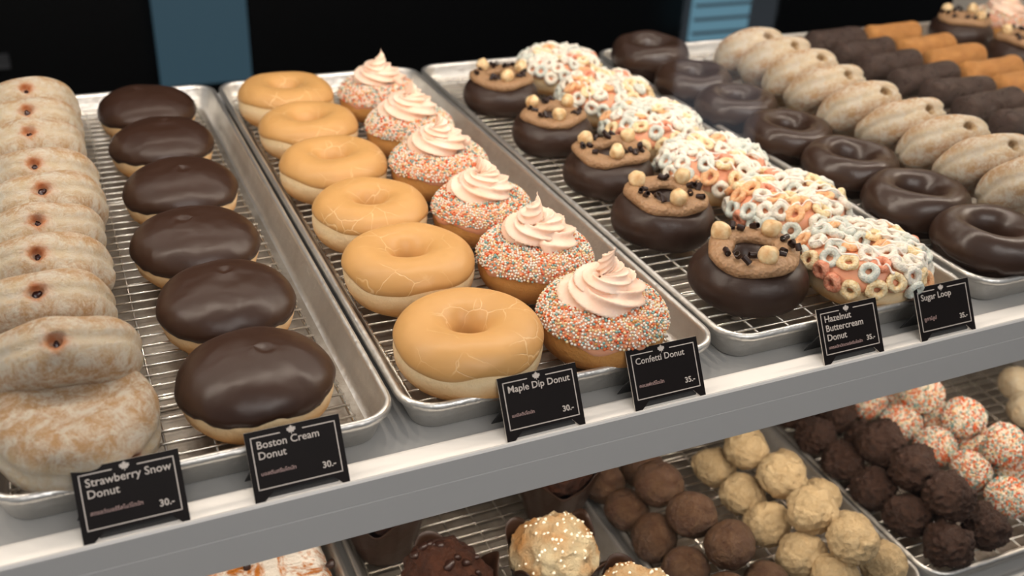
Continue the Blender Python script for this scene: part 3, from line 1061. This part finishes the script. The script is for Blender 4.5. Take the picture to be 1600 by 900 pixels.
# ------------------------------------------------------------------ lower shelf: balls
def ball_mesh(name, mat, seed, amp, f1, r=.0215, amp2=.0006, f2=220):
    vs = []
    for v in ICO[5][0]:
        w = Vector(v) * r
        w.z *= .93
        w += wob(w, amp, f1, seed) + wob(w, amp2, f2, seed)
        d = noise.noise(w * 420 + Vector((seed, 0, 0))) * amp2
        d2 = abs(noise.noise(w * 150 + Vector((0, seed, 0)))) * amp2 * 1.5
        vs.append(w + Vector(v) * (d - d2))
    return mesh(name, vs, ICO[5][1], mat)
BC = [ball_mesh('cocoa_ball', M['ball_cocoa'], s, .0034, 34) for s in (81, 82)]
BT = [ball_mesh('tan_ball', M['ball_tan'], s, .0040, 40, amp2=.0012, f2=170) for s in (83, 84, 85)]
BK = [ball_mesh('chocolate_ball', M['ball_choc'], s, .0040, 50, amp2=.0022, f2=180) for s in (86, 87)]
BW = [ball_mesh('cream_ball', M['ball_cream'], 88, .003, 34)]
BS = [ball_mesh('iced_ball', M['ball_base'], 89, .002, 34, r=.0205)]
def sph_sample(rr):
    while True:
        v = Vector((rr.uniform(-1, 1), rr.uniform(-1, 1), rr.uniform(-1, 1)))
        if .1 < v.length < 1:
            break
    v.normalize()
    w = Vector((v.x, v.y, v.z * .93)) * .0205
    return w + wob(w, .002, 34, 89), v
SP = [sprinkles('sprinkles', sph_sample, 1000, .00112, s, (30, 10, 22, 22, 8, 6, 2)) for s in (5, 6)]
RS = ['rearmost', 'second from rear', 'third from rear', 'fourth from rear', 'fifth from rear', 'sixth from rear']
def pile(name, desc, cat, group, meshes, rows, extra=None):
    k = 0
    for rowname, row in rows:
        for i, (x, y, z, r) in enumerate(row):
            lab = '%s, %s in %s' % (desc, RS[i], rowname)
            s = r / .0215
            if extra:
                o = thing(name, lab, cat, (x, y, z), (R.uniform(0, 6), R.uniform(0, 6), R.uniform(0, 6)), group)
                obj('iced_ball', meshes[0], o)
                q = obj('sprinkles', extra[k % len(extra)], o); q['kind'] = 'stuff'
            else:
                o = thing(name, lab, cat, (x, y, z), (0, 0, R.uniform(0, 6)), group, me=meshes[k % len(meshes)])
            o.scale = (s, s, s)
            k += 1
pile('cocoa_ball', 'glazed cocoa-brown cake ball', 'cake ball', 'cocoa-brown cake balls', BC, [
    ('left row', [(.423, .648, -.244, .0215), (.424, .606, -.244, .0215), (.428, .564, -.243, .0215), (.434, .520, -.243, .0215), (.449, .477, -.243, .0215)]),
    ('upper layer', [(.450, .598, -.214, .0235), (.456, .551, -.214, .0220), (.468, .508, -.216, .0222)]),
    ('right row', [(.486, .488 - .012, -.243, .0220), (.470, .655, -.243, .0215), (.492, .520 + .012, -.243, .0200)])])
pile('tan_ball', 'crumbly pale tan cake ball', 'cake ball', 'pale tan cake balls', BT, [
    ('left row', [(.5365, .629, -.243, .0205), (.539, .584, -.243, .0215), (.538, .540, -.243, .0218), (.541, .494, -.243, .0215), (.552, .452 + .01, -.243, .0215)]),
    ('right row', [(.590, .648, -.243, .0205), (.602, .600, -.243, .0205), (.608, .553, -.243, .0200), (.605, .505, -.243, .0210), (.603, .460, -.243, .0212)]),
    ('upper layer', [(.558, .612, -.214, .0212), (.566, .566, -.212, .0225), (.560, .513, -.212, .0222), (.568, .469, -.212, .0225)])])
pile('chocolate_ball', 'dark chocolate flake-covered cake ball', 'cake ball', 'dark chocolate cake balls', BK, [
    ('left row', [(.672, .678, -.244, .0210), (.669, .634, -.244, .0212), (.668, .589, -.244, .0212), (.669, .545, -.244, .0215), (.673, .500, -.244, .0218), (.680, .456, -.243, .0226)]),
    ('right row', [(.716, .655, -.243, .0225), (.714, .608, -.243, .0215), (.714, .562, -.243, .0215), (.716, .510, -.243, .0215), (.728, .461, -.243, .0222)]),
    ('upper layer', [(.694, .572, -.213, .0238), (.694, .528, -.213, .0238), (.697, .483, -.212, .0236)])])
pile('confetti_ball', 'white cake ball coated in orange and blue sprinkles', 'cake ball', 'sprinkle-coated cake balls', BS, [
    ('left row', [(.765, .662, -.243, .0205), (.771, .617, -.243, .0210), (.778, .573, -.243, .0212), (.782, .529, -.243, .0212), (.786, .485, -.243, .0215)]),
    ('right row', [(.806, .650, -.243, .0210), (.813, .606, -.243, .0212), (.822, .562, -.243, .0212), (.827, .517, -.243, .0218), (.834, .472, -.243, .0215)]),
    ('upper layer', [(.797, .622, -.214, .0218), (.805, .572, -.213, .0220), (.810, .522, -.213, .0222)])], SP)
pile('cream_ball', 'plain sugar-glazed cake ball at the right photo edge', 'cake ball', 'plain sugar-glazed cake balls', BW, [
    ('its group', [(.958, .628, -.243, .0215), (.925, .586, -.243, .0215), (.972, .582, -.243, .0215)])])

# ------------------------------------------------------------------ lower shelf: muffins and crumb cake
def muffin_dome(mat, seed, R_=.0385):
    vs, fs = ICO[5]
    out = []
    for v in vs:
        w = Vector((v.x * R_, v.y * R_, v.z * (.036 if v.z > 0 else .016)))
        w += wob(w, .0060, 34, seed) + wob(w, .0034, 110, seed) + Vector(v) * (noise.noise(w * 300) * .0016 - abs(noise.noise(w * 90)) * .005)
        out.append(w)
    return mesh('muffin_top', out, fs, mat)
def wrapper(seed):
    nu, nv = 96, 14
    vs = []
    for i in range(nu):
        th = 2 * pi * i / nu
        tip = abs(cos(2 * th + seed)) ** 2.2
        H = .046 + .026 * tip
        for layer in (0, 1):
            for j in range(nv):
                jj = j if layer == 0 else nv - 1 - j
                u = jj / (nv - 1)
                z = H * u
                r = .0265 + .0105 * min(1, z / .045) + (.0085 * max(0, (z - .045) / .025)) + .0010 * sin(12 * th) * u
                r -= .0006 * layer
                v = Vector((r * cos(th), r * sin(th), z + (.0004 if layer and jj == 0 else 0)))
                v += wob(v, .0016, 40, seed)
                v.z = max(v.z, 0)
                vs.append(v)
    fs = grid(nu, nv * 2, True, False)
    o = len(vs)
    vs.append(Vector((0, 0, .0005)))
    for i in range(nu):
        fs.append((o, ((i + 1) % nu) * nv * 2, i * nv * 2))
    return mesh('paper_cup', vs, fs, M['wrap'])
WR = [wrapper(s) for s in (.3, 1.1)]
DM = [muffin_dome(M['muf_choc'], 91), muffin_dome(M['muf_van'], 92)]
chip = mesh('chocolate_chip', [Vector(v) * .0044 + wob(Vector(v) * .003, .002, 200, 3) for v in ICO[2][0]], ICO[2][1], M['curl'])
pearl = mesh('pearl_sugar', [Vector(v) * .0013 + wob(Vector(v) * .0013, .0006, 500, 3) for v in ICO[2][0]], ICO[2][1], M['sugar'])
def muffin(kind, x, y, label, rz, tip=0, top=True):
    o = thing('muffin', label, 'muffin', (x, y, LOW + ZK), (radians(tip), 0, rz), 'muffins in dark paper cups')
    obj('paper_cup', WR[int(rz * 10) % 2], o)
    dome = obj('muffin_top', DM[kind], o, (0, 0, .054))
    rr = random.Random(int(x * 1000))
    bvh = BVHTree.FromPolygons([v.co for v in DM[kind].vertices], [tuple(p.vertices) for p in DM[kind].polygons])
    n = 0
    while n < (16 if kind == 0 else 80):
        a, r = rr.uniform(0, 6.28), .036 * math.sqrt(rr.random())
        h = bvh.ray_cast(Vector((r * cos(a), r * sin(a), .1)), Vector((0, 0, -1)))
        if h[0]:
            q = obj('chocolate_chip' if kind == 0 else 'pearl_sugar', chip if kind == 0 else pearl, o, h[0] + Vector((0, 0, .0545 - (.0012 if kind == 0 else .0004))), (a, a * 2, a * 3))
            s = rr.uniform(.6, 1.25)
            q.scale = (s, s, s)
            n += 1
muffin(0, .221, .555, 'chocolate muffin with dark chips in a brown paper cup, front left of its pan', .5)
muffin(1, .3185, .550, 'pale muffin sprinkled with pearl sugar in a flared brown paper cup', 1.1)
muffin(1, .352, .474, 'pale muffin cut by the photo bottom, right of the whole pearl sugar muffin', .35)
muffin(0, .206, .668, 'chocolate muffin in shadow under the shelf edge, behind the front chocolate muffin', 2.0)
muffin(0, .372, .655, 'dark muffin with a pointed cup beside the pan rim, under the shelf edge', 2.7)
# cake
vs, fs = [], []
nx, ny = 60, 60
def slab(seed):
    vs, fs = [], []
    X0, X1, Y0_, Y1_, H = -.045, .150, .50, .735, .036
    def top(x, y):
        e = min(x - X0, X1 - x, y - Y0_, Y1_ - y)
        h = H * min(1, (max(0, e) / .012 + .0001)) ** .4
        return h + .0035 * noise.noise(Vector((x * 45, y * 45, 0))) * min(1, e / .01)
    for i in range(nx + 1):
        for j in range(ny + 1):
            x, y = X0 + (X1 - X0) * i / nx, Y0_ + (Y1_ - Y0_) * j / ny
            vs.append(Vector((x + .003 * noise.noise(Vector((y * 60, 1, 0))), y, LOW + ZK + max(.0, top(x, y)))))
    fs = grid(nx + 1, ny + 1, False, False)
    me = mesh('crumb_cake', vs, [f[::-1] for f in fs], M['cake'])
    return me
ck = thing('crumb_cake', 'golden crumb cake slab with white icing sugar under the shelf edge at lower left', 'cake', me=slab(1))
for x, y in ((.146, .628), (.140, .66), (.120, .600), (.08, .65)):
    obj('raisin', chip, ck, (x, y, LOW + ZK + .036), (x * 50, y * 30, 0))
